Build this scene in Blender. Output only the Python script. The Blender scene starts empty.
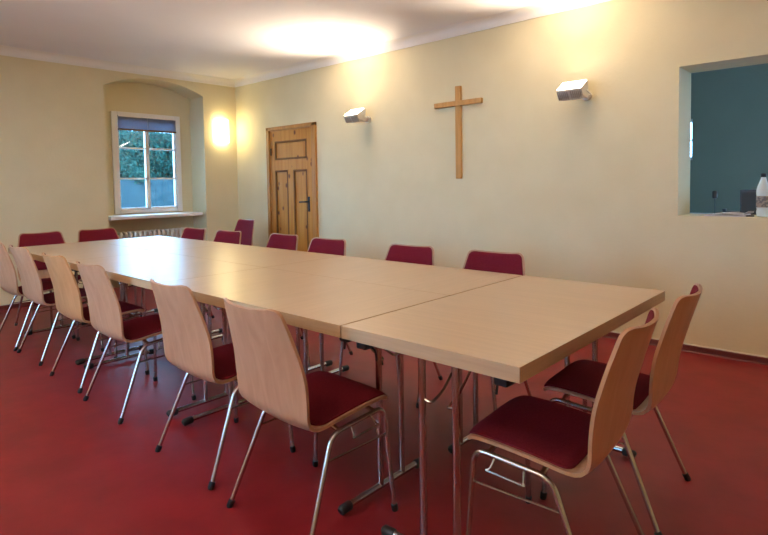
import bpy, bmesh, math, random
from mathutils import Vector, Matrix
random.seed(7)
S = bpy.context.scene
COL = S.collection
PI = math.pi

# ------------------------------------------------------------------ materials
def mat(name, color, rough=.5, metal=0., spec=.5, coat=0., coat_rough=.1):
    m = bpy.data.materials.new(name); m.use_nodes = True
    b = m.node_tree.nodes['Principled BSDF']
    b.inputs['Base Color'].default_value = (*color, 1)
    b.inputs['Roughness'].default_value = rough
    b.inputs['Metallic'].default_value = metal
    b.inputs['Specular IOR Level'].default_value = spec
    b.inputs['Coat Weight'].default_value = coat
    b.inputs['Coat Roughness'].default_value = coat_rough
    return m

def nodes(m):
    return m.node_tree.nodes, m.node_tree.links, m.node_tree.nodes['Principled BSDF']

def noise_mat(name, c1, c2, scale=(8, 8, 8), detail=4, rough=.5, coords='Object', lo=.35, hi=.65, bump=0., bscale=None,
              distortion=0., **kw):
    m = mat(name, c1, rough, **kw)
    n, l, b = nodes(m)
    tc = n.new('ShaderNodeTexCoord'); mp = n.new('ShaderNodeMapping')
    mp.inputs['Scale'].default_value = scale
    l.new(tc.outputs[coords], mp.inputs['Vector'])
    nz = n.new('ShaderNodeTexNoise'); nz.inputs['Scale'].default_value = 1; nz.inputs['Detail'].default_value = detail
    nz.inputs['Distortion'].default_value = distortion
    l.new(mp.outputs['Vector'], nz.inputs['Vector'])
    cr = n.new('ShaderNodeValToRGB')
    cr.color_ramp.elements[0].position = lo; cr.color_ramp.elements[1].position = hi
    cr.color_ramp.elements[0].color = (*c1, 1); cr.color_ramp.elements[1].color = (*c2, 1)
    l.new(nz.outputs['Fac'], cr.inputs['Fac']); l.new(cr.outputs['Color'], b.inputs['Base Color'])
    if bump:
        bn = n.new('ShaderNodeTexNoise'); bn.inputs['Scale'].default_value = bscale or 60; bn.inputs['Detail'].default_value = 5
        l.new(tc.outputs[coords], bn.inputs['Vector'])
        bp = n.new('ShaderNodeBump'); bp.inputs['Strength'].default_value = bump; bp.inputs['Distance'].default_value = .01
        l.new(bn.outputs['Fac'], bp.inputs['Height']); l.new(bp.outputs['Normal'], b.inputs['Normal'])
    return m

M = {}
M['wall'] = noise_mat('cream_plaster', (.74, .64, .41), (.77, .67, .44), (3, 3, 3), rough=.85, bump=.12, bscale=45, spec=.2)
M['ceil'] = noise_mat('white_ceiling_paint', (.82, .80, .825), (.84, .82, .845), (2, 2, 2), rough=.9, spec=.2)
M['crown'] = mat('white_cove_paint', (.86, .82, .78), .8, spec=.2)
M['floor'] = noise_mat('red_linoleum', (.205, .008, .011), (.27, .014, .017), (5, 5, 5), detail=8, rough=.42, coords='Object', spec=.4,
                       bump=.03, bscale=25)
M['base'] = mat('dark_red_skirting', (.13, .016, .014), .45)
M['caulk'] = mat('pale_wall_edge', (.62, .55, .42), .7)
M['table'] = noise_mat('beech_laminate', (.54, .36, .215), (.59, .40, .245), (60, 3, 60), rough=.33, detail=5, spec=.5, coat=.4, coat_rough=.3)
M['table_x'] = noise_mat('beech_laminate_cross', (.54, .36, .215), (.59, .40, .245), (3, 60, 60), rough=.33, detail=5, spec=.5, coat=.4, coat_rough=.3)
M['tedge'] = noise_mat('beech_edge_band', (.49, .33, .19), (.54, .37, .22), (4, 4, 90), rough=.42)
M['ply'] = noise_mat('beech_plywood', (.51, .272, .15), (.58, .325, .19), (26, 26, 2.2), rough=.38, detail=6, distortion=.6)
M['ply_honey'] = noise_mat('honey_beech_plywood', (.53, .26, .105), (.60, .31, .14), (26, 26, 2.2), rough=.38, detail=6, distortion=.6)
M['pad'] = noise_mat('wine_red_fabric', (.165, .010, .020), (.21, .015, .027), (180, 180, 180), rough=.95, spec=.15, bump=.25, bscale=420)
M['chrome'] = mat('polished_chrome', (.55, .54, .54), .26, 1.)
M['rubber'] = mat('black_rubber', (.012, .012, .013), .5)
M['plastic'] = mat('black_plastic', (.015, .015, .017), .35)
M['white'] = mat('white_gloss_paint', (.86, .84, .83), .35)
M['door'] = None
M['dark_wood'] = noise_mat('dark_moulding_wood', (.17, .07, .018), (.23, .10, .028), (6, 6, 2), rough=.65, spec=.15)
M['frame_wood'] = noise_mat('orange_pine_frame', (.44, .18, .035), (.52, .24, .055), (30, 30, 2), rough=.5, spec=.25, detail=6)
M['cross'] = noise_mat('oak_cross_wood', (.52, .25, .06), (.62, .32, .09), (40, 40, 3), rough=.5, detail=6)
M['iron'] = mat('black_iron', (.02, .018, .016), .4, .6)
M['radiator'] = mat('cream_radiator_enamel', (.82, .78, .70), .4)
M['lampmetal'] = mat('silver_lamp_metal', (.70, .69, .68), .4, .3)
M['fins'] = mat('grey_lamp_fins', (.46, .44, .42), .4, .3)
M['paper'] = mat('white_paper', (.72, .66, .66), .7)
M['teal'] = noise_mat('teal_kitchen_wall', (.34, .34, .265), (.36, .36, .285), (2, 2, 2), rough=.8, spec=.2)
M['counter'] = mat('grey_counter', (.3, .3, .3), .4)
M['blackbox'] = mat('black_box_case', (.012, .012, .018), .3)
M['steel'] = mat('brushed_steel', (.5, .5, .5), .3, 1.)
M['label'] = noise_mat('bottle_label', (.35, .30, .26), (.16, .15, .15), (40, 40, 60), rough=.6, detail=1, lo=.5, hi=.56)
M['greyplastic'] = mat('grey_plastic', (.14, .16, .16), .4)
M['ground'] = noise_mat('outdoor_gravel', (.16, .15, .14), (.24, .23, .21), (12, 12, 12), rough=.95)
M['stone'] = noise_mat('slate_garden_wall', (.016, .030, .034), (.028, .046, .05), (5, 5, 9), rough=.9, spec=.05)
M['leaf'] = noise_mat('hedge_leaf', (.004, .020, .016), (.016, .055, .040), (9, 9, 9), rough=.7, spec=.1)
M['stem'] = mat('hedge_stem', (.06, .04, .025), .8)

# knotty pine for the door
def pine():
    m = mat('knotty_pine', (.5, .28, .08), .55, spec=.2)
    n, l, b = nodes(m)
    tc = n.new('ShaderNodeTexCoord'); mp = n.new('ShaderNodeMapping'); mp.inputs['Scale'].default_value = (24, 24, 1.6)
    l.new(tc.outputs['Object'], mp.inputs['Vector'])
    nz = n.new('ShaderNodeTexNoise'); nz.inputs['Scale'].default_value = 1; nz.inputs['Detail'].default_value = 5; nz.inputs['Distortion'].default_value = .5
    l.new(mp.outputs['Vector'], nz.inputs['Vector'])
    cr = n.new('ShaderNodeValToRGB'); cr.color_ramp.elements[0].position = .3; cr.color_ramp.elements[1].position = .7
    cr.color_ramp.elements[0].color = (.48, .18, .022, 1); cr.color_ramp.elements[1].color = (.59, .255, .040, 1)
    l.new(nz.outputs['Fac'], cr.inputs['Fac'])
    mp2 = n.new('ShaderNodeMapping'); mp2.inputs['Scale'].default_value = (8.5, 8.5, 5.5)
    l.new(tc.outputs['Object'], mp2.inputs['Vector'])
    vo = n.new('ShaderNodeTexVoronoi'); vo.inputs['Scale'].default_value = 1; vo.inputs['Randomness'].default_value = 1
    l.new(mp2.outputs['Vector'], vo.inputs['Vector'])
    k = n.new('ShaderNodeValToRGB'); k.color_ramp.elements[0].position = .10; k.color_ramp.elements[1].position = .20
    k.color_ramp.elements[0].color = (1, 1, 1, 1); k.color_ramp.elements[1].color = (0, 0, 0, 1)
    l.new(vo.outputs['Distance'], k.inputs['Fac'])
    mx = n.new('ShaderNodeMix'); mx.data_type = 'RGBA'
    l.new(k.outputs['Color'], mx.inputs['Factor']); l.new(cr.outputs['Color'], mx.inputs['A'])
    mx.inputs['B'].default_value = (.17, .055, .015, 1)
    l.new(mx.outputs['Result'], b.inputs['Base Color'])
    return m
M['door'] = pine()

def glass_pane(name, tint=(.93, .97, .97), gloss=.08):
    m = bpy.data.materials.new(name); m.use_nodes = True
    n, l = m.node_tree.nodes, m.node_tree.links; n.clear()
    o = n.new('ShaderNodeOutputMaterial'); t = n.new('ShaderNodeBsdfTransparent'); g = n.new('ShaderNodeBsdfGlossy')
    t.inputs['Color'].default_value = (*tint, 1); g.inputs['Roughness'].default_value = .02
    mx = n.new('ShaderNodeMixShader'); fr = n.new('ShaderNodeFresnel'); fr.inputs['IOR'].default_value = 1.45
    l.new(fr.outputs['Fac'], mx.inputs['Fac']); l.new(t.outputs[0], mx.inputs[1]); l.new(g.outputs[0], mx.inputs[2])
    l.new(mx.outputs[0], o.inputs['Surface'])
    return m
M['pane'] = glass_pane('window_glass')
def pet():
    m = mat('clear_blue_plastic', (.85, .97, 1.0), .08)
    n, l, b = nodes(m); b.inputs['Transmission Weight'].default_value = .3; b.inputs['IOR'].default_value = 1.2
    return m
M['pet'] = pet()

def translucent(name, col, tr):
    m = bpy.data.materials.new(name); m.use_nodes = True
    n, l = m.node_tree.nodes, m.node_tree.links; n.clear()
    o = n.new('ShaderNodeOutputMaterial'); d = n.new('ShaderNodeBsdfDiffuse'); t = n.new('ShaderNodeBsdfTranslucent'); a = n.new('ShaderNodeMixShader')
    d.inputs['Color'].default_value = (*col, 1); t.inputs['Color'].default_value = (*col, 1); a.inputs['Fac'].default_value = tr
    l.new(d.outputs[0], a.inputs[1]); l.new(t.outputs[0], a.inputs[2]); l.new(a.outputs[0], o.inputs['Surface'])
    return m
M['blind'] = translucent('grey_blind_fabric', (.50, .50, .56), .5)

def emit(name, col, s):
    m = bpy.data.materials.new(name); m.use_nodes = True
    n, l = m.node_tree.nodes, m.node_tree.links; n.clear()
    o = n.new('ShaderNodeOutputMaterial'); e = n.new('ShaderNodeEmission')
    e.inputs['Color'].default_value = (*col, 1); e.inputs['Strength'].default_value = s
    l.new(e.outputs[0], o.inputs['Surface'])
    return m
WARM = (1, .82, .60)
M['lampglow'] = emit('lit_lamp_glass', WARM, 14)
M['sconceglow'] = emit('lit_corner_lamp_glass', (1, .84, .44), 11)

# ------------------------------------------------------------------ mesh helpers
def add_box(bm, a, b, bevel=0.):
    (x0, y0, z0), (x1, y1, z1) = [[f(p, q) for p, q in zip(a, b)] for f in (min, max)]
    v = [bm.verts.new(p) for p in [(x0, y0, z0), (x1, y0, z0), (x1, y1, z0), (x0, y1, z0), (x0, y0, z1), (x1, y0, z1), (x1, y1, z1), (x0, y1, z1)]]
    fs = [bm.faces.new([v[i] for i in f]) for f in [(3, 2, 1, 0), (4, 5, 6, 7), (0, 1, 5, 4), (1, 2, 6, 5), (2, 3, 7, 6), (3, 0, 4, 7)]]
    if bevel:
        es = list({e for f in fs for e in f.edges})
        bmesh.ops.bevel(bm, geom=es, offset=bevel, segments=2, profile=.5, affect='EDGES')

def add_prism(bm, poly, fn, t0, t1):
    """extrude a closed 2D polygon; fn(u, v, t) -> 3D point"""
    a = [bm.verts.new(fn(u, v, t0)) for u, v in poly]; b = [bm.verts.new(fn(u, v, t1)) for u, v in poly]
    n = len(poly)
    for i in range(n):
        j = (i + 1) % n
        bm.faces.new((a[i], a[j], b[j], b[i]))
    bm.faces.new(a[::-1]); bm.faces.new(b)

def fillet(pts, r, seg=6):
    pts = [Vector(p) for p in pts]; out = [pts[0]]
    for i in range(1, len(pts) - 1):
        a, b, c = pts[i - 1], pts[i], pts[i + 1]
        d1 = (a - b); d2 = (c - b); rr = min(r, d1.length * .48, d2.length * .48)
        p, q = b + d1.normalized() * rr, b + d2.normalized() * rr
        for k in range(seg + 1):
            t = k / seg
            out.append(p.lerp(b, t).lerp(b.lerp(q, t), t))
    out.append(pts[-1]); return out

def add_tube(bm, pts, r, seg=10, cap=True):
    pts = [Vector(p) for p in pts]; rings = []
    d0 = (pts[1] - pts[0]).normalized()
    u = d0.orthogonal().normalized()
    for i, p in enumerate(pts):
        d = (pts[min(i + 1, len(pts) - 1)] - pts[max(i - 1, 0)]).normalized()
        u = (u - d * u.dot(d)).normalized(); w = d.cross(u)
        rr = r[i] if isinstance(r, (list, tuple)) else r
        rings.append([bm.verts.new(p + (u * math.cos(2 * PI * k / seg) + w * math.sin(2 * PI * k / seg)) * rr) for k in range(seg)])
    for a, b in zip(rings, rings[1:]):
        for k in range(seg):
            bm.faces.new((a[k], a[(k + 1) % seg], b[(k + 1) % seg], b[k]))
    if cap:
        bm.faces.new(rings[0][::-1]); bm.faces.new(rings[-1])

def add_lathe(bm, prof, center=(0, 0, 0), seg=20):
    add_tube(bm, [(center[0], center[1], center[2] + z) for z, r in prof], [max(r, 1e-4) for z, r in prof], seg)

def obj(name, bm, m, parent=None, smooth=False, label=None):
    bmesh.ops.recalc_face_normals(bm, faces=bm.faces[:])
    me = bpy.data.meshes.new(name); bm.to_mesh(me); bm.free()
    for x in (m if isinstance(m, (list, tuple)) else [m]): me.materials.append(x)
    if smooth:
        for p in me.polygons: p.use_smooth = True
        me.set_sharp_from_angle(angle=math.radians(40))
    o = bpy.data.objects.new(name, me); COL.objects.link(o)
    if parent: o.parent = parent
    if label: o['label'] = label
    return o

def box(name, a, b, m, parent=None, bevel=0., label=None):
    bm = bmesh.new(); add_box(bm, a, b, bevel); return obj(name, bm, m, parent, label=label)

def tag(o, label, cat, group=None):
    o['label'] = label; o['category'] = cat
    if group: o['group'] = group
    return o

def thing(name, label, cat, loc=(0, 0, 0), rz=0., group=None):
    o = bpy.data.objects.new(name, None); COL.objects.link(o); o.empty_display_size = .1
    o.location = loc; o.rotation_euler = (0, 0, rz)
    return tag(o, label, cat, group)

def struct(o):
    o['kind'] = 'structure'; return o

def copy_tree(o, parent=None):
    c = o.copy(); COL.objects.link(c); c.parent = parent
    for ch in list(o.children): copy_tree(ch, c)
    return c

# ------------------------------------------------------------------ setting
H = 2.65; XB = 8.4; YL = -5.4; WT = .33       # ceiling, rear wall, left wall, wall thickness
struct(box('floor', (-.5, YL - .3, -.1), (XB + .3, .33, 0), M['floor']))
struct(box('ceiling', (-.5, YL - .3, H), (XB + .3, WT, H + .1), M['ceil']))

# right wall with the door and the serving hatch
DX0, DX1, DZ = .79, 1.60, 1.905
OX0, OX1, OZ0, OZ1 = 5.534, 7.35, .958, 2.004
bm = bmesh.new()
add_box(bm, (-.5, 0, 0), (DX0, WT, H)); add_box(bm, (DX0, 0, DZ), (DX1, WT, H)); add_box(bm, (DX1, 0, 0), (OX0, WT, H))
add_box(bm, (OX0, 0, 0), (OX1, WT, OZ0)); add_box(bm, (OX0, 0, OZ1), (OX1, WT, H)); add_box(bm, (OX1, 0, 0), (XB + .3, WT, H))
struct(obj('wall_right', bm, M['wall']))

# far wall with the arched window niche
NY0, NY1, NZ, NA, ND = -1.724, -.487, 2.393, 2.535, .35
WY0, WY1, WZ0, WZ1 = -1.505, -.655, .90, 2.14
bm = bmesh.new()
add_box(bm, (-.5, YL - .3, 0), (0, NY0, H)); add_box(bm, (-.5, NY1, 0), (0, 0, H))
add_box(bm, (-.5, NY0, 0), (-ND, NY1, WZ0)); add_box(bm, (-.5, NY0, WZ1), (-ND, NY1, H))
add_box(bm, (-.5, NY0, WZ0), (-ND, WY0, WZ1)); add_box(bm, (-.5, WY1, WZ0), (-ND, NY1, WZ1))
half = (NY1 - NY0) / 2; rise = NA - NZ; Rr = (half * half + rise * rise) / (2 * rise); yc = (NY0 + NY1) / 2
arc = []
for k in range(25):
    y = NY0 + (NY1 - NY0) * k / 24
    arc.append((y, NA - Rr + math.sqrt(Rr * Rr - (y - yc) ** 2)))
add_prism(bm, arc + [(NY1, H), (NY0, H)], lambda u, v, t: (t, u, v), -ND, 0)
struct(obj('wall_far', bm, M['wall']))

# left and rear walls (outside the frame), the left one with three windows of its own
LW = [(1.2, 2.4), (3.6, 4.8)]
bm = bmesh.new(); xs = -.5
for a, b in LW:
    add_box(bm, (xs, YL - .3, 0), (a, YL, H)); add_box(bm, (a, YL - .3, 0), (b, YL, .9)); add_box(bm, (a, YL - .3, 2.1), (b, YL, H)); xs = b
add_box(bm, (xs, YL - .3, 0), (XB + .3, YL, H))
struct(obj('wall_left', bm, M['wall']))
struct(box('wall_rear', (XB, YL, 0), (XB + .3, 0, H), M['wall']))

# cove mouldings and skirtings
def cove(name, fn, t0, t1):
    bm = bmesh.new(); s = .082
    prof = [(0, H - s), (.012, H - s), (.014, H - s + .01)]
    for k in range(9):
        a = k / 8 * PI / 2
        prof.append((.014 + (s - .016) * (1 - math.cos(a)), H - s + .012 + (s - .015) * math.sin(a)))
    prof += [(s, H - .003), (s, H), (0, H)]
    add_prism(bm, prof, fn, t0, t1)
    return struct(obj(name, bm, M['crown'], smooth=True))
cove('trim_1', lambda u, v, t: (t, -u, v), 0, XB)
cove('trim_2', lambda u, v, t: (u, t, v), YL, 0)
def skirting(name, fn, spans):
    bm = bmesh.new()
    for a, b in spans:
        add_prism(bm, [(0, 0), (.022, 0), (.014, .008), (.011, .042), (.006, .046), (0, .046)], fn, a, b)
    o = struct(obj(name, bm, M['base']))
    bm = bmesh.new()
    for a, b in spans:
        add_prism(bm, [(0, .046), (.006, .046), (.004, .052), (0, .053)], fn, a, b)
    obj('sealing_bead', bm, M['caulk'], o)
skirting('baseboard_right', lambda u, v, t: (t, -u, v), [(0, .705), (1.68, XB)])
skirting('baseboard_far', lambda u, v, t: (u, t, v), [(YL, NY0), (NY1, 0)])

# ------------------------------------------------------------------ window in the niche
win = bpy.data.objects.new('window_1', None); COL.objects.link(win); win.location = (-ND, -1.08, WZ0); struct(win)
def wbox(name, parts, m, parent, bev=.004):
    bm = bmesh.new()
    for a, b in parts: add_box(bm, tuple(p - q for p, q in zip(a, win.location)), tuple(p - q for p, q in zip(b, win.location)), bev)
    return obj(name, bm, m, parent)
x0, x1 = -ND - .05, -ND + .022
wbox('window_frame', [((x0, WY0 - .012, WZ0), (x1, WY0 + .055, WZ1 + .012)), ((x0, WY1 - .055, WZ0), (x1, WY1 + .012, WZ1 + .012)),
                      ((x0, WY0 + .056, WZ1 - .045), (x1, WY1 - .056, WZ1 + .012)), ((x0, WY0 + .056, WZ0), (x1, WY1 - .056, WZ0 + .04))], M['white'], win)
GY = [(WY0 + .055, -1.085), (-1.085, WY1 - .055)]; GZ0, GZ1 = WZ0 + .04, WZ1 - .045
for a, b in GY:
    s = .026 if a < -1.2 else .026
    sa, sb = (.016, .022) if a < -1.2 else (.022, .016)
    sx0, sx1 = x0 + .004, x1 - .014
    sash = wbox('sash', [((sx0, a, GZ0), (sx1, a + sa, GZ1)), ((sx0, b - sb, GZ0), (sx1, b, GZ1)), ((sx0, a, GZ1 - .03), (sx1, b, GZ1)), ((sx0, a, GZ0), (sx1, b, GZ0 + .03)),
                         ((sx0, a, 1.700), (sx1, b, 1.722)), ((sx0, a, 1.322), (sx1, b, 1.344))], M['white'], win)
    wbox('pane', [((sx0 + .02, a + .01, GZ0 + .01), (sx0 + .024, b - .01, GZ1 - .01))], M['pane'], sash, 0)
sill = wbox('window_sill', [((-ND, NY0 + .012, .848), (.035, NY1 - .07, .888))], M['white'], win, .006)

# pleated blind
bm = bmesh.new(); n = 14; zt, zb = 2.093, 1.945
for ya, yb in ((WY0 + .058, -1.09), (-1.08, WY1 - .058)):
    prof = []
    for k in range(n * 2 + 1):
        prof.append((-ND + .030 + (.012 if k % 2 else 0), zt - (zt - zb) * k / (2 * n)))
    poly = prof + [(u - .003, v) for u, v in prof[::-1]]
    add_prism(bm, poly, lambda u, v, t: (u, t, v), ya, yb)
bl = tag(obj('pleated_blind', bm, M['blind']), 'grey pleated blind drawn up at the top of the niche window', 'blind')
bm = bmesh.new()
add_box(bm, (-ND + .024, WY0 + .056, 1.925), (-ND + .046, WY1 - .056, 1.946), .003)
obj('bottom_rail', bm, M['dark_wood'], bl)
bm = bmesh.new()
add_box(bm, (-ND + .024, WY0 + .058, 2.090), (-ND + .046, WY1 - .058, 2.108), .003)
obj('head_rail', bm, M['white'], bl)

# windows of the left wall (out of frame)
for i, (a, b) in enumerate(LW):
    w = bpy.data.objects.new('window_%d' % (i + 2), None); COL.objects.link(w); struct(w); w.location = (a, YL - .1, .9)
    bm = bmesh.new(); W_ = b - a
    for p, q in [((0, -.03, 0), (.06, .03, 1.2)), ((W_ - .06, -.03, 0), (W_, .03, 1.2)), ((0, -.03, 0), (W_, .03, .06)), ((0, -.03, 1.14), (W_, .03, 1.2)),
                 ((W_ / 2 - .04, -.03, 0), (W_ / 2 + .04, .03, 1.2)), ((0, -.02, .79), (W_, .02, .82)), ((0, -.02, .40), (W_, .02, .43))]:
        add_box(bm, p, q)
    obj('window_frame', bm, M['white'], w)
    bm = bmesh.new(); add_box(bm, (.03, -.003, .03), (W_ - .03, .003, 1.17)); obj('pane', bm, M['pane'], w)

# radiator under the sill
rad = thing('radiator', 'cream cast radiator with vertical ribs in the window niche', 'radiator', (-.17, -1.1, 0))
nsec = 16
for k in range(nsec):
    y = -.44 + k * .0575
    bm = bmesh.new()
    for xx in (-.055, .055):
        add_tube(bm, [(xx, y, .10), (xx, y, .655)], .016, 8)
    add_tube(bm, fillet([(-.055, y, .615), (-.055, y, .67), (.055, y, .67), (.055, y, .615)], .03), .021, 8)
    add_tube(bm, fillet([(-.055, y, .16), (-.055, y, .105), (.055, y, .105), (.055, y, .16)], .03), .021, 8)
    obj('radiator_section', bm, M['radiator'], rad, True)
bm = bmesh.new()
for zz in (.13, .59): add_tube(bm, [(0, -.46, zz), (0, .45, zz)], .024, 10)
for yy in (-.38, .36): add_box(bm, (-.14, yy - .01, .22), (-.03, yy + .01, .245)); add_box(bm, (-.02, yy - .012, 0), (.02, yy + .012, .12))
obj('pipe', bm, M['radiator'], rad, True)

# ------------------------------------------------------------------ door
door = bpy.data.objects.new('door_1', None); COL.objects.link(door); struct(door); door.location = (1.19, 0, 0)
def dbox(name, parts, m, parent=door, bev=.004):
    bm = bmesh.new()
    for a, b in parts: add_box(bm, (a[0] - 1.19, a[1], a[2]), (b[0] - 1.19, b[1], b[2]), bev)
    return obj(name, bm, m, parent)
dbox('door_frame', [((.714, -.03, 0), (.772, .02, 1.956)), ((1.602, -.03, 0), (1.672, .02, 1.956)), ((.714, -.03, 1.912), (1.672, .02, 1.956))], M['frame_wood'])
dbox('door_jamb', [((.772, -.012, 0), (.80, .12, 1.915)), ((1.59, -.012, 0), (1.602, .12, 1.915)), ((.772, -.012, 1.90), (1.602, .12, 1.915))], M['frame_wood'], bev=.002)
PX = [(.862, 1.492, 1.54, 1.775), (.862, 1.125, .20, 1.41), (1.228, 1.492, .20, 1.41)]
yf, yb_ = -.008, .034
leaf = dbox('door_leaf', [((.80, yf, .012), (.862, yb_, 1.90)), ((1.492, yf, .012), (1.59, yb_, 1.90)), ((.862, yf, 1.775), (1.492, yb_, 1.90)), ((.862, yf, 1.41), (1.492, yb_, 1.54)),
                          ((1.125, yf, .20), (1.228, yb_, 1.41)), ((.862, yf, .012), (1.492, yb_, .20))], M['door'], bev=.0)
for a, b, c, e in PX:
    pn = dbox('door_panel', [((a, .006, c), (b, .026, e))], M['door'], leaf, 0)
    w = .024
    dbox('panel_moulding', [((a, -.010, c), (a + w, .014, e)), ((b - w, -.010, c), (b, .014, e)), ((a + w, -.010, e - w), (b - w, .014, e)), ((a + w, -.010, c), (b - w, .014, c + w))], M['dark_wood'], leaf, .005)
hd = dbox('door_handle', [((1.50, -.014, .90), (1.535, -.007, 1.08))], M['iron'], door, .003)
bm = bmesh.new()
add_tube(bm, fillet([(1.517 - 1.19, -.01, 1.02), (1.517 - 1.19, -.06, 1.02), (1.40 - 1.19, -.06, 1.015)], .02), .0095, 8)
obj('lever', bm, M['iron'], hd, True)
bm = bmesh.new()
for zz in (.35, 1.6): add_tube(bm, [(.80 - 1.19, -.018, zz), (.80 - 1.19, -.018, zz + .09)], .009, 8)
obj('hinge', bm, M['iron'], door, True)

# ------------------------------------------------------------------ cross
cr = thing('wooden_cross', 'plain oak wooden cross hung high on the cream right wall', 'cross', (3.682, 0, 1.255))
bm = bmesh.new(); add_box(bm, (-.029, -.028, 0), (.029, 0, .853), .003); obj('upright', bm, M['cross'], cr)
bm = bmesh.new(); add_box(bm, (-.268, -.034, .672), (.254, 0, .718), .003)
co = obj('crossbar', bm, M['cross'], cr)

# ------------------------------------------------------------------ wall lamps (tilted halogen uplighters)
LAMP_W = 9
def wall_lamp(x, z, label, group='halogen lamps on the right wall', w=.20, face=0., y=0., watts=None):
    t = thing('wall_lamp', label, 'lamp', (x, y, z), face, group)
    # local: wall plane y=0, lamp towards -y
    h = w / 2; oy = -.035
    prof = [(-.075, -.045), (-.165, -.030), (-.195, .020), (-.075, .095), (-.060, .09), (-.060, -.04)]   # (y, z) section of the housing
    bm = bmesh.new(); add_prism(bm, prof, lambda u, v, s: (s, u + oy, v), -h, h)
    bmesh.ops.bevel(bm, geom=bm.edges[:], offset=.004, segments=1, affect='EDGES')
    hs = obj('housing', bm, M['lampmetal'], t)
    bm = bmesh.new()
    d = Vector((0, -.12, -.075)).normalized(); nn = Vector((0, -.075, .12)).normalized()
    a = Vector((0, -.075 + oy, .095)) + d * .008 + nn * .002; b = Vector((0, -.195 + oy, .020)) - d * .008 + nn * .002
    c = [a + Vector((-h + .008, 0, 0)), a + Vector((h - .008, 0, 0)), b + Vector((h - .008, 0, 0)), b + Vector((-h + .008, 0, 0))]
    lo = [bm.verts.new(p - nn * .003) for p in c]; hi = [bm.verts.new(p + nn * .003) for p in c]
    bm.faces.new(hi); bm.faces.new(lo[::-1])
    for i in range(4): bm.faces.new((lo[i], lo[(i + 1) % 4], hi[(i + 1) % 4], hi[i]))
    obj('lamp_glass', bm, M['lampglow'], t)
    ld = bpy.data.lights.new('lamp_light', 'AREA'); ld.shape = 'RECTANGLE'; ld.size = w - .02; ld.size_y = .12; ld.energy = watts or LAMP_W; ld.color = WARM; ld.spread = math.radians(110)
    lo_ = bpy.data.objects.new('lamp_light', ld); COL.objects.link(lo_); lo_.parent = t
    lo_.location = (a + b) / 2 + nn * .006; lo_.rotation_euler = nn.to_track_quat('-Z', 'Y').to_euler()
    ld.use_shadow = True
    bm = bmesh.new(); nf = 13
    for k in range(nf):
        xx = -h + .012 + (w - .024) * k / (nf - 1)
        if abs(xx) < .012: continue
        add_prism(bm, [(-.150, -.052), (-.172, -.040), (-.197, .006), (-.160, -.030)], lambda u, v, s: (s, u + oy, v), xx - .0035, xx + .0035)
    obj('cooling_fins', bm, M['fins'], t)
    bm = bmesh.new()
    add_tube(bm, [(.05, -.062 + oy, -.01), (.05, -.03, -.01)], .016, 10); add_tube(bm, fillet([(h + .005, -.105 + oy, .012), (h + .005, -.045, -.012), (.05, -.045, -.012)], .01), .006, 8)
    obj('bracket', bm, M['lampmetal'], t, True)
    bm = bmesh.new(); add_tube(bm, [(.05, -.035, -.01), (.05, 0, -.01)], .036, 16); obj('wall_rose', bm, M['lampmetal'], t, True)
    return t
wall_lamp(2.47, 1.918, 'lit tilted halogen wall lamp between the pine door and the cross')
wall_lamp(4.83, 1.888, 'lit tilted halogen wall lamp between the cross and the serving hatch')
wall_lamp(7.6, 1.905, 'added fill lamp out of view on the right wall beyond the serving hatch')  # extra lamp added outside the frame for warm fill light
wall_lamp(3.0, 1.905, 'added fill lamp out of view between the two left windows', 'added fill lamps on the left wall', face=PI, y=YL, watts=22)  # unseen lamp, added to raise the fill from the left
wall_lamp(5.6, 1.905, 'added fill lamp out of view on the left wall behind the viewer', 'added fill lamps on the left wall', face=PI, y=YL, watts=16)  # another unseen lamp added to brighten far wall and chair backs

# corner sconce on the far wall
sc = thing('wall_sconce', 'bright lit glass wall sconce beside the arched niche near the corner', 'lamp', (0, -.245, 1.96))
bm = bmesh.new(); add_box(bm, (0, -.05, -.07), (.02, .05, .07), .006); obj('wall_plate', bm, M['lampmetal'], sc)
for sgn in (-1, 1):
    bm = bmesh.new()
    outer = []
    for k in range(9):
        a = k / 8
        yy = sgn * (.008 + .095 * a); xx = .085 - .05 * a * a
        outer.append((xx, yy))
    top = lambda a: .13 + .02 * a; bot = lambda a: -.10 - .06 * math.sin(min(1, a * 1.3) * PI * .6)
    g = []
    for k, (xx, yy) in enumerate(outer):
        a = k / 8
        g.append([bm.verts.new((xx + off, yy, zz)) for off in (0, -.006) for zz in (bot(a), top(a))])
    for p, q in zip(g, g[1:]):
        bm.faces.new((p[0], q[0], q[1], p[1])); bm.faces.new((p[2], p[3], q[3], q[2])); bm.faces.new((p[1], q[1], q[3], p[3])); bm.faces.new((p[0], p[2], q[2], q[0]))
    bm.faces.new((g[0][0], g[0][1], g[0][3], g[0][2])); bm.faces.new((g[-1][0], g[-1][2], g[-1][3], g[-1][1]))
    obj('glass_shade', bm, M['sconceglow'], sc, True)
bm = bmesh.new(); add_tube(bm, [(.02, 0, 0), (.075, 0, 0)], .012, 10); obj('arm', bm, M['lampmetal'], sc, True)

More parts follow.
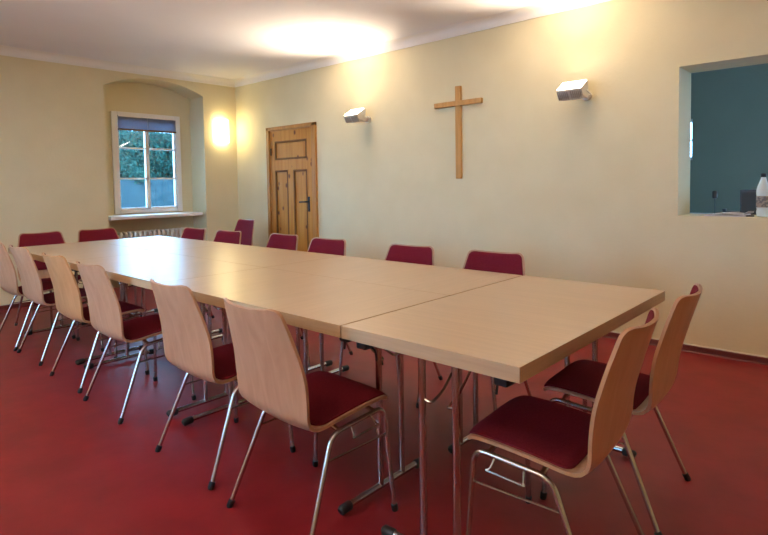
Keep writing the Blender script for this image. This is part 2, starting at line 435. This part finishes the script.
# ------------------------------------------------------------------ serving hatch: kitchen behind and things on the sill
KY = 2.9
bm = bmesh.new()
KW0, KW1 = 4.68, 4.96
add_box(bm, (3.0, KY, 0), (KW0 - .6, KY + .2, H)); add_box(bm, (KW1, KY, 0), (XB + .3, KY + .2, H))
add_box(bm, (KW0 - .6, KY, 0), (KW1, KY + .2, 1.44)); add_box(bm, (KW0 - .6, KY, 1.92), (KW1, KY + .2, H))
struct(obj('wall_kitchen', bm, M['teal']))
struct(box('wall_kitchen_left', (2.8, WT, 0), (3.0, KY + .2, H), M['teal']))
bm = bmesh.new()
for p, q in [((XB + .1, WT, 0), (XB + .3, KY + .2, .9)), ((XB + .1, WT, 2.2), (XB + .3, KY + .2, H)), ((XB + .1, WT, .9), (XB + .3, 1.5, 2.2)), ((XB + .1, 2.4, .9), (XB + .3, KY + .2, 2.2))]:
    add_box(bm, p, q)
struct(obj('wall_kitchen_right', bm, M['teal']))  # unseen wall; its window opening is added to bring daylight into the kitchen
struct(box('ceiling_kitchen', (2.8, WT, H), (XB + .3, KY + .2, H + .1), M['ceil']))
struct(box('floor_kitchen', (2.8, WT, -.1), (XB + .3, KY + .2, 0), M['counter']))
w = bpy.data.objects.new('window_5', None); COL.objects.link(w); struct(w); w.location = (KW1, KY + .05, 1.44)
bm = bmesh.new(); L_ = KW1 - KW0 + .6
for p, q in [((-L_, -.02, 0), (-L_ + .05, .03, .48)), ((-.016, -.02, 0), (0, .03, .48)), ((-L_, -.02, 0), (0, .03, .04)), ((-L_, -.02, .44), (0, .03, .48)), ((-L_, -.02, .225), (0, .03, .245))]:
    add_box(bm, p, q)
obj('window_frame', bm, M['white'], w)
bm = bmesh.new(); add_box(bm, (-L_ + .02, 0, .02), (-.005, .006, .46)); obj('pane', bm, M['pane'], w)

ct = thing('kitchen_counter', 'grey kitchen counter against the hatch behind the wall', 'counter', (6.2, .65, 0))
bm = bmesh.new(); add_box(bm, (-.9, -.318, 0), (1.2, .30, .89)); obj('cabinet_body', bm, M['greyplastic'], ct)
bm = bmesh.new(); add_box(bm, (-.92, -.318, .89), (1.22, .32, .93), .004); obj('worktop', bm, M['counter'], ct)

# bottle
bt = thing('plastic_bottle', 'clear plastic drinks bottle standing on the hatch sill', 'bottle', (6.024, .10, OZ0 + .002))
bm = bmesh.new()
add_lathe(bm, [(0, .026), (.004, .036), (.03, .039), (.05, .036), (.06, .0385), (.14, .0385), (.152, .040), (.17, .040), (.20, .034), (.235, .021), (.258, .0135), (.27, .0135)], seg=24)
obj('bottle_body', bm, M['pet'], bt, True)
bm = bmesh.new(); add_lathe(bm, [(.262, .0155), (.264, .0165), (.284, .0165), (.286, .015)], seg=20); obj('cap', bm, M['blackbox'], bt, True)
bm = bmesh.new(); add_tube(bm, [(0, 0, .062), (0, 0, .138)], .0395, 28, cap=False); obj('label', bm, M['label'], bt, True)

# papers
def sheet(x, y, z, rz, wx, wy, curl, label):
    bm = bmesh.new(); nx = 10; g = []
    for i in range(nx + 1):
        u = i / nx; zz = .0012 + curl * (u ** 3) + (.012 * math.sin(u * PI) if curl else 0)
        g.append([bm.verts.new((-wx / 2 + wx * u, yy, zz + dz)) for yy in (-wy / 2, wy / 2) for dz in (0, .004)])
    for a, b in zip(g, g[1:]):
        bm.faces.new((a[0], b[0], b[2], a[2])); bm.faces.new((a[1], a[3], b[3], b[1])); bm.faces.new((a[0], a[1], b[1], b[0])); bm.faces.new((a[2], b[2], b[3], a[3]))
    bm.faces.new((g[0][0], g[0][2], g[0][3], g[0][1])); bm.faces.new((g[-1][0], g[-1][1], g[-1][3], g[-1][2]))
    o = obj('paper_booklet', bm, M['paper'], None, True); o.location = (x, y, z); o.rotation_euler = (0, 0, rz)
    return tag(o, label, 'paper', 'papers on the hatch sill')
sheet(5.81, .12, OZ0 + .000, .04, .24, .19, 0, 'flat white papers at the bottom of the pile on the hatch sill')
sheet(5.825, .125, OZ0 + .0055, -.06, .22, .18, .002, 'white booklet with an arched cover on top of the papers on the hatch sill')
pn = thing('stapler', 'small silver stapler at the right end of the papers on the hatch sill', 'stapler', (5.945, .10, OZ0), .3)
bm = bmesh.new(); add_box(bm, (-.03, -.012, 0), (.03, .012, .010), .003); obj('base', bm, M['plastic'], pn)
bm = bmesh.new(); add_prism(bm, [(-.03, .012), (.026, .026), (.028, .036), (.0, .036), (-.03, .02)], lambda u, v, s: (u, s, v), -.009, .009); obj('arm', bm, M['steel'], pn)

bx = thing('black_speaker', 'black upright box standing behind the bottle in the hatch', 'speaker', (5.915, .43, .93), 0)
bm = bmesh.new(); add_box(bm, (-.068, -.05, 0), (.062, .06, .205), .004); obj('cabinet', bm, M['blackbox'], bx)
bm = bmesh.new(); add_box(bm, (-.058, -.054, .012), (.052, -.049, .19), .002); obj('front_grille', bm, M['rubber'], bx)
ms = thing('microphone_stand', 'thin stand with a black head behind the papers in the hatch', 'stand', (5.675, .45, .93))
bm = bmesh.new(); add_tube(bm, [(0, 0, .012), (0, 0, .145)], .004, 8); obj('stem', bm, M['greyplastic'], ms, True)
bm = bmesh.new(); add_lathe(bm, [(0, .03), (.008, .03), (.014, .01)]); obj('foot', bm, M['greyplastic'], ms, True)
bm = bmesh.new(); add_lathe(bm, [(.138, .008), (.143, .018), (.188, .019), (.197, .012)], seg=14); obj('head', bm, M['plastic'], ms, True)
gb = thing('cash_box', 'low grey box with dark end behind the papers in the hatch', 'box', (5.79, .47, .93))
bm = bmesh.new(); add_box(bm, (-.04, -.04, 0), (.075, .04, .045), .004); obj('body', bm, M['greyplastic'], gb)
bm = bmesh.new(); add_box(bm, (-.065, -.03, 0), (-.041, .03, .062), .004); obj('end_block', bm, M['plastic'], gb)

# ------------------------------------------------------------------ tables
TH, TT = .74, .043
def table_leg(parent, cx, cy, along, brace_dir, off=0.):
    """two tubes on a foot bar; along='y' or 'x' direction of the foot; brace_dir: unit vector toward the table middle"""
    ax = Vector((0, 1, 0)) if along == 'y' else Vector((1, 0, 0)); c = Vector((cx, cy, 0)); up = Vector((0, 0, 1))
    hl = .225; fc = c.copy(); c = c + ax * off
    bm = bmesh.new()
    for s in (-1, 1):
        add_tube(bm, [c + ax * (.065 * s) + up * .03, c + ax * (.065 * s) + up * (TH - TT)], .0125, 12)
    leg = obj('leg', bm, M['chrome'], parent, True)
    bm = bmesh.new(); add_tube(bm, [fc - ax * hl + up * .026, fc + ax * hl + up * .026], .0125, 12); obj('foot_bar', bm, M['chrome'], leg, True)
    for s in (-1, 1):
        bm = bmesh.new(); add_tube(bm, [fc + ax * (s * (hl - .035)) + up * .024, fc + ax * (s * (hl - .03)) + up * .024, fc + ax * (s * (hl + .012)) + up * .022, fc + ax * (s * (hl + .018)) + up * .02], [.0145, .0185, .0185, .013], 10)
        obj('foot_cap', bm, M['rubber'], leg, True)
    bm = bmesh.new(); bd = Vector(brace_dir)
    for s in (-1, 1):
        p = c + ax * (.065 * s) + up * .53
        add_tube(bm, fillet([p, p - ax * (.035 * s) + up * -.01, p - ax * (.035 * s) + bd * .06 + up * .01, p - ax * (.035 * s) + bd * .24 + up * (TH - TT - .53 - .006)], .02, 4), .0045, 6)
    obj('folding_brace', bm, M['chrome'], leg, True)
    bm = bmesh.new()
    a, b = c - ax * .13, c + ax * .13
    s2 = Vector((.02, 0, 0)) if along == 'y' else Vector((0, .02, 0))
    add_box(bm, a - s2 + up * (TH - TT - .012), b + s2 + up * (TH - TT), .003); obj('mounting_plate', bm, M['plastic'], leg)
    return leg
def connector(parent, x, y):
    bm = bmesh.new(); z = TH - TT
    add_box(bm, (x - .022, y - .03, z - .03), (x + .022, y + .03, z), .006)
    ix, iy = (-1 if x > 0 else 1), (-1 if y > 0 else 1)
    add_tube(bm, fillet([(x + ix * .01, y, z - .02), (x + ix * .03, y + iy * .01, z - .035), (x + ix * .035, y + iy * .01, z - .07)], .01, 3), .004, 6)
    obj('connector', bm, M['plastic'], parent)
def top(parent, lx, ly, m):
    bm = bmesh.new(); add_box(bm, (-lx / 2, -ly / 2, TH - TT), (lx / 2, ly / 2, TH), .0015)
    for f in bm.faces:
        f.material_index = 0 if abs(f.normal.z) > .7 else 1
    return obj('tabletop', bm, [m, M['tedge']], parent)
X0, XS, X1, Y0, Y1 = 1.295, 5.256, 5.930, -3.0205, -1.749
LX = (XS - X0) / 3; LY = (Y1 - Y0) / 2; YM = (Y0 + Y1) / 2
def long_table(label):
    t = thing('folding_table', label, 'table', group='beech folding tables')
    top(t, LX - .004, LY - .002, M['table'])
    table_leg(t, -LX / 2 + .06, 0, 'y', (1, 0, 0), .10); table_leg(t, LX / 2 - .1, 0, 'y', (-1, 0, 0), .042)
    for s in (-1, 1):
        for q in (-1, 1): connector(t, s * (LX / 2 - .035), q * (LY / 2 - .075))
    return t
names_l = [['beech folding table nearest the window on the side of the wooden chair backs', 'beech folding table nearest the window on the right wall side'],
           ['middle beech folding table on the side of the wooden chair backs', 'middle beech folding table on the right wall side'],
           ['beech folding table just behind the near crosswise table on the wooden chair backs side', 'beech folding table just behind the near crosswise table on the right wall side']]
proto = None
for i in range(3):
    for j in range(2):
        if proto is None: t = proto = long_table(names_l[i][j])
        else: t = copy_tree(proto)
        t['label'] = names_l[i][j]
        t.location = (X0 + LX * (i + .5), Y0 + LY * (j + .5), 0); t.rotation_euler = (0, 0, PI * j)
t = thing('folding_table', 'crosswise beech folding table at the near end of the row, closest to the viewer', 'table', ((XS + X1) / 2, YM, 0), 0, 'beech folding tables')
top(t, X1 - XS - .010, Y1 - Y0, M['table_x'])
hy = (Y1 - Y0) / 2
table_leg(t, -.002, -hy + .1, 'x', (0, 1, 0)); table_leg(t, -.002, hy - .08, 'x', (0, -1, 0))
for s in (-1, 1):
    for q in (-1, 1): connector(t, s * ((X1 - XS) / 2 - .075), q * (hy - .05))

# ------------------------------------------------------------------ chairs
# profile of the plywood shell: (forward, height, half width, edge dish)
PROF = [(.236, .396, .186, .000), (.228, .412, .194, .000), (.200, .424, .199, .002), (.130, .421, .202, .006), (.050, .412, .203, .010), (-.030, .402, .204, .012), (-.090, .396, .206, .012),
        (-.130, .400, .208, .012), (-.158, .420, .210, .013), (-.172, .450, .212, .016), (-.180, .490, .214, .022), (-.190, .545, .216, .028), (-.203, .600, .212, .034), (-.220, .660, .203, .036),
        (-.238, .720, .191, .037), (-.257, .780, .178, .037), (-.268, .815, .169, .037)]
def spline(P, n):
    out = []; m = len(P)
    for i in range(m - 1):
        p0, p1, p2, p3 = P[max(i - 1, 0)], P[i], P[i + 1], P[min(i + 2, m - 1)]
        for k in range(n):
            t = k / n
            out.append(tuple(.5 * (2 * b + (c - a) * t + (2 * a - 5 * b + 4 * c - e) * t * t + (3 * b - a - 3 * c + e) * t ** 3) for a, b, c, e in zip(p0, p1, p2, p3)))
    out.append(P[-1]); return out
SP = spline(PROF, 3)
def arclen(SP):
    s = [0]
    for a, b in zip(SP, SP[1:]): s.append(s[-1] + math.hypot(a[0] - b[0], a[1] - b[1]))
    return s
AL = arclen(SP); TOT = AL[-1]
def shell_pt(s, t):
    """point on the sitter's face of the shell: s along the profile, t in metres across; returns (point, normal)"""
    s = min(max(s, 0), TOT); i = 0
    while i < len(AL) - 2 and AL[i + 1] < s: i += 1
    u = (s - AL[i]) / (AL[i + 1] - AL[i]); a, b = SP[i], SP[i + 1]
    f, z, w, d = (p + (q - p) * u for p, q in zip(a, b))
    i0, i1 = max(i - 1, 0), min(i + 2, len(SP) - 1)
    tx, tz = SP[i1][0] - SP[i0][0], SP[i1][1] - SP[i0][1]; L = math.hypot(tx, tz)
    n = Vector((-tz / L, 0, tx / L)) * -1      # towards the sitter: up on the seat, forward on the back
    p = Vector((f, 0, z)) + n * (d * (abs(t) / w) ** 2.2); p.y = t
    return p, n
def halfw(s):
    s = min(max(s, 0), TOT); i = 0
    while i < len(AL) - 2 and AL[i + 1] < s: i += 1
    u = (s - AL[i]) / (AL[i + 1] - AL[i]); return SP[i][2] + (SP[i + 1][2] - SP[i][2]) * u
def sheet_mesh(s0, s1, inset, r0, r1, lift, thick, ns=44, nt=14, puff=0.):
    """a rounded strip of the shell from s0 to s1; r0/r1 corner radii"""
    bm = bmesh.new(); top_, bot_ = [], []
    ss = []
    for k in range(ns + 1):
        q = k / ns
        ss.append(s0 + (s1 - s0) * (q - .09 * math.sin(2 * PI * q) ))
    for s in ss:
        w = halfw(s) - inset
        for e, r in ((s - s0, r0), (s1 - s, r1)):
            if e < r: w -= r - math.sqrt(max(r * r - (r - e) ** 2, 0))
        ta, tb = [], []
        for k in range(nt + 1):
            t = w * (2 * k / nt - 1)
            p, n = shell_pt(s, t)
            edge = 1 - (abs(2 * k / nt - 1)) ** 6
            em = min(1, min(s - s0, s1 - s) / .02) if puff else 1
            ta.append(bm.verts.new(p + n * (lift + thick + puff * edge * em))); tb.append(bm.verts.new(p + n * lift))
        top_.append(ta); bot_.append(tb)
    for A, rev in ((top_, False), (bot_, True)):
        for a, b in zip(A, A[1:]):
            for k in range(nt):
                f = (a[k], a[k + 1], b[k + 1], b[k]); bm.faces.new(f[::-1] if rev else f)
    for a, b, c, e in zip(top_, top_[1:], bot_, bot_[1:]):
        bm.faces.new((a[0], b[0], e[0], c[0])); bm.faces.new((a[-1], c[-1], e[-1], b[-1]))
    for a, b in ((top_[0], bot_[0]), (top_[-1], bot_[-1])):
        for k in range(nt): bm.faces.new((a[k], b[k], b[k + 1], a[k + 1]))
    return bm
def sz(f=None, z=None, back=True):
    best = min(range(len(SP)), key=lambda i: abs(SP[i][1] - z) + (0 if SP[i][0] < -.15 else 9) if z is not None else abs(SP[i][0] - f) + (0 if SP[i][1] < .46 else 9))
    return AL[best]
def make_chair():
    t = thing('stacking_chair', 'chair', 'chair', group='stacking chairs around the tables')
    sh = obj('plywood_shell', sheet_mesh(0, TOT, 0, .035, .032, -.0105, .0105, ns=60, nt=14), M['ply'], t, True)
    obj('seat_pad', sheet_mesh(.004, sz(f=-.10), .012, .05, .03, .0005, .006, puff=.007), M['pad'], t, True)
    obj('back_pad', sheet_mesh(sz(z=.47), TOT - .009, .011, .03, .028, .0005, .005, puff=.005), M['pad'], t, True)
    r = .0092
    for s in (-1, 1):
        yF, yT = s * .236, s * .196
        full = fillet([(.207, yF, .016), (.197, yT, .386), (-.052, yT, .366), (-.198, yF, .016)], .045, 8)
        i1 = 10; i2 = 10                      # front leg with its bend, rail, rear leg with its bend
        for name, seg_ in (('leg', full[:i1]), ('side_rail', full[i1 - 1:i2 + 1]), ('leg', full[i2:])):
            bm = bmesh.new(); add_tube(bm, seg_, r, 10); o = obj(name, bm, M['chrome'], t, True)
            if name == 'leg':
                foot = min(seg_, key=lambda p: p.z); other = max(seg_, key=lambda p: p.z); d = (foot - other).normalized()
                bm = bmesh.new(); e = foot + d * .012
                add_tube(bm, [foot - d * .012, foot - d * .010, foot + d * .010, Vector((e.x, e.y, .001))], [.0105, .0125, .0125, .011], 10)
                obj('foot_cap', bm, M['rubber'], o, True)
        bm = bmesh.new()
        add_tube(bm, fillet([(.1985, s * .2085, .290), (.185, s * .212, .290), (-.080, s * .208, .285)], .01, 4), .0038, 6)
        obj('stretcher', bm, M['chrome'], t, True)
        bm = bmesh.new()
        add_tube(bm, fillet([(.125, s * .198, .379), (.130, s * .225, .350), (.145, s * .226, .346), (.015, s * .226, .336), (.025, s * .222, .340), (.03, s * .198, .371)], .008, 3), .0032, 6)
        obj('coupling_hook', bm, M['chrome'], t, True)
    for f, z in ((.15, .382), (-.02, .3685)):
        bm = bmesh.new()
        add_tube(bm, fillet([(f, -.196, z), (f, -.13, z + .012), (f, .13, z + .012), (f, .196, z)], .02, 4), .008, 8)
        obj('cross_bar', bm, M['chrome'], t, True)
    return t
c0 = make_chair(); used = [False]
def chair(x, y, deg, label, honey=False):
    t = c0 if not used[0] else copy_tree(c0)
    used[0] = True
    t.location = (x, y, 0); t.rotation_euler = (0, 0, math.radians(deg)); t['label'] = label
    return t, honey
CH = [
 chair(5.035, -2.982, 87.5, 'beech-backed chair closest to the viewer along the left side of the tables'),
 chair(4.39, -2.95, 89, 'beech-backed chair on the left side directly behind the closest one'),
 chair(3.47, -2.935, 90, 'pale beech-backed chair on the left side standing just in front of the honey-backed one'),
 chair(2.84, -2.917, 91, 'honey-backed chair, the most orange of the left row', True),
 chair(2.075, -2.905, 91, 'second chair from the left edge of the photo in the left row'),
 chair(1.52, -2.92, 92, 'chair cut by the left edge of the photo, farthest of the left row'),
 chair(5.857, -2.64, 184, 'near chair at the free table end, its wine red seat in full view'),
 chair(5.857, -2.11, 183.5, 'wooden-backed chair at the free table end, the one nearer the right wall'),
 chair(4.985, -1.775, -87, 'red-padded chair on the right wall side, the rightmost of those against the tables'),
 chair(4.375, -1.787, -87, 'red-padded chair on the right wall side, just left of the foot of the cross'),
 chair(3.585, -1.787, -87, 'red-padded chair on the right wall side right of the pine door'),
 chair(2.99, -1.745, -89, 'red-padded chair on the right wall side directly in front of the pine door'),
 chair(2.276, -1.80, -86, 'red-padded chair on the right wall side just left of the tall-looking chair by the wall'),
 chair(1.694, -1.81, -86, 'farthest red-padded chair of the right wall side, below the window sill'),
 chair(1.06, -2.645, 1, 'red-padded chair at the window end of the tables, left of the niche'),
 chair(1.095, -2.155, 3, 'red-padded chair at the window end of the tables, below the left edge of the niche'),
 chair(.93, -.735, -91, 'spare red-padded chair standing away from the tables in the corner left of the pine door'),
]
for t, honey in CH:
    if honey:
        for ch in t.children:
            if ch.name.startswith('plywood_shell'):
                ch.data = ch.data.copy(); ch.data.materials[0] = M['ply_honey']

# ------------------------------------------------------------------ outdoors
struct(box('ground', (-24, -16, -.3), (XB + 6, 10, -.12), M['ground']))
gw = tag(box('garden_wall', (-9.5, -6, -.12), (-9.1, 10, 1.50), M['stone'], bevel=.01), 'low slate grey garden wall seen through the window', 'wall')
hedge = thing('hedge', 'dense green hedge above the garden wall seen through the window', 'hedge', (-10.0, 1.5, -.12))
bm = bmesh.new(); rnd = random.Random(3)
for i in range(28000):
    y = rnd.uniform(-5, 5); z = rnd.uniform(1.45, 3.0 + .06 * math.sin(y * 2.1)); x = .75 - abs(rnd.gauss(0, .2)) + .16 * math.sin(y * 3.1 + z * 2.7) + .10 * math.sin(z * 6 + y * 4)
    a = rnd.uniform(.035, .065); c = Vector((x, y, z))
    u = Vector((rnd.gauss(0, .5), rnd.gauss(0, 1), rnd.gauss(0, 1))).normalized(); v = u.cross(Vector((rnd.gauss(1, .5), rnd.gauss(0, .6), rnd.gauss(.3, .6)))).normalized()
    bm.faces.new([bm.verts.new(c + p) for p in (u * a, v * a * .5, -u * a, -v * a * .5)])
obj('foliage', bm, M['leaf'], hedge)
bm = bmesh.new(); add_box(bm, (-.2, -5, 1.2), (.35, 5, 3.0)); obj('inner_twigs', bm, M['stem'], hedge)

# ------------------------------------------------------------------ world
W = bpy.data.worlds.new('World'); S.world = W; W.use_nodes = True
n, l = W.node_tree.nodes, W.node_tree.links
bg = n['Background']; bg.inputs['Color'].default_value = (.29, .60, 1, 1); bg.inputs['Strength'].default_value = 12.0

# ------------------------------------------------------------------ camera
cam_d = bpy.data.cameras.new('Camera'); cam = bpy.data.objects.new('Camera', cam_d); COL.objects.link(cam); S.camera = cam
yaw, pit, rol = (math.radians(a) for a in (48.017, -2.726, -.889)); fpx, ppx, ppy = 549.298, 386.784, 210.462
f = Vector((-math.cos(yaw) * math.cos(pit), math.sin(yaw) * math.cos(pit), math.sin(pit))); rt = Vector((math.sin(yaw), math.cos(yaw), 0)); up = rt.cross(f)
rt, up = rt * math.cos(rol) + up * math.sin(rol), up * math.cos(rol) - rt * math.sin(rol)
mw = Matrix((rt, up, -f)).transposed().to_4x4(); mw.translation = (6.602, -4.272, 1.213); cam.matrix_world = mw
cam_d.sensor_fit = 'HORIZONTAL'; cam_d.sensor_width = 36; cam_d.lens = 36 * fpx / 768
cam_d.shift_x = -(ppx - 384) / 768; cam_d.shift_y = (ppy - 267.5) / 768
cam_d.clip_start = .05

S.view_settings.view_transform = 'Standard'; S.view_settings.look = 'None'; S.view_settings.gamma = 1; S.view_settings.exposure = 1.06
S.view_settings.use_curve_mapping = False
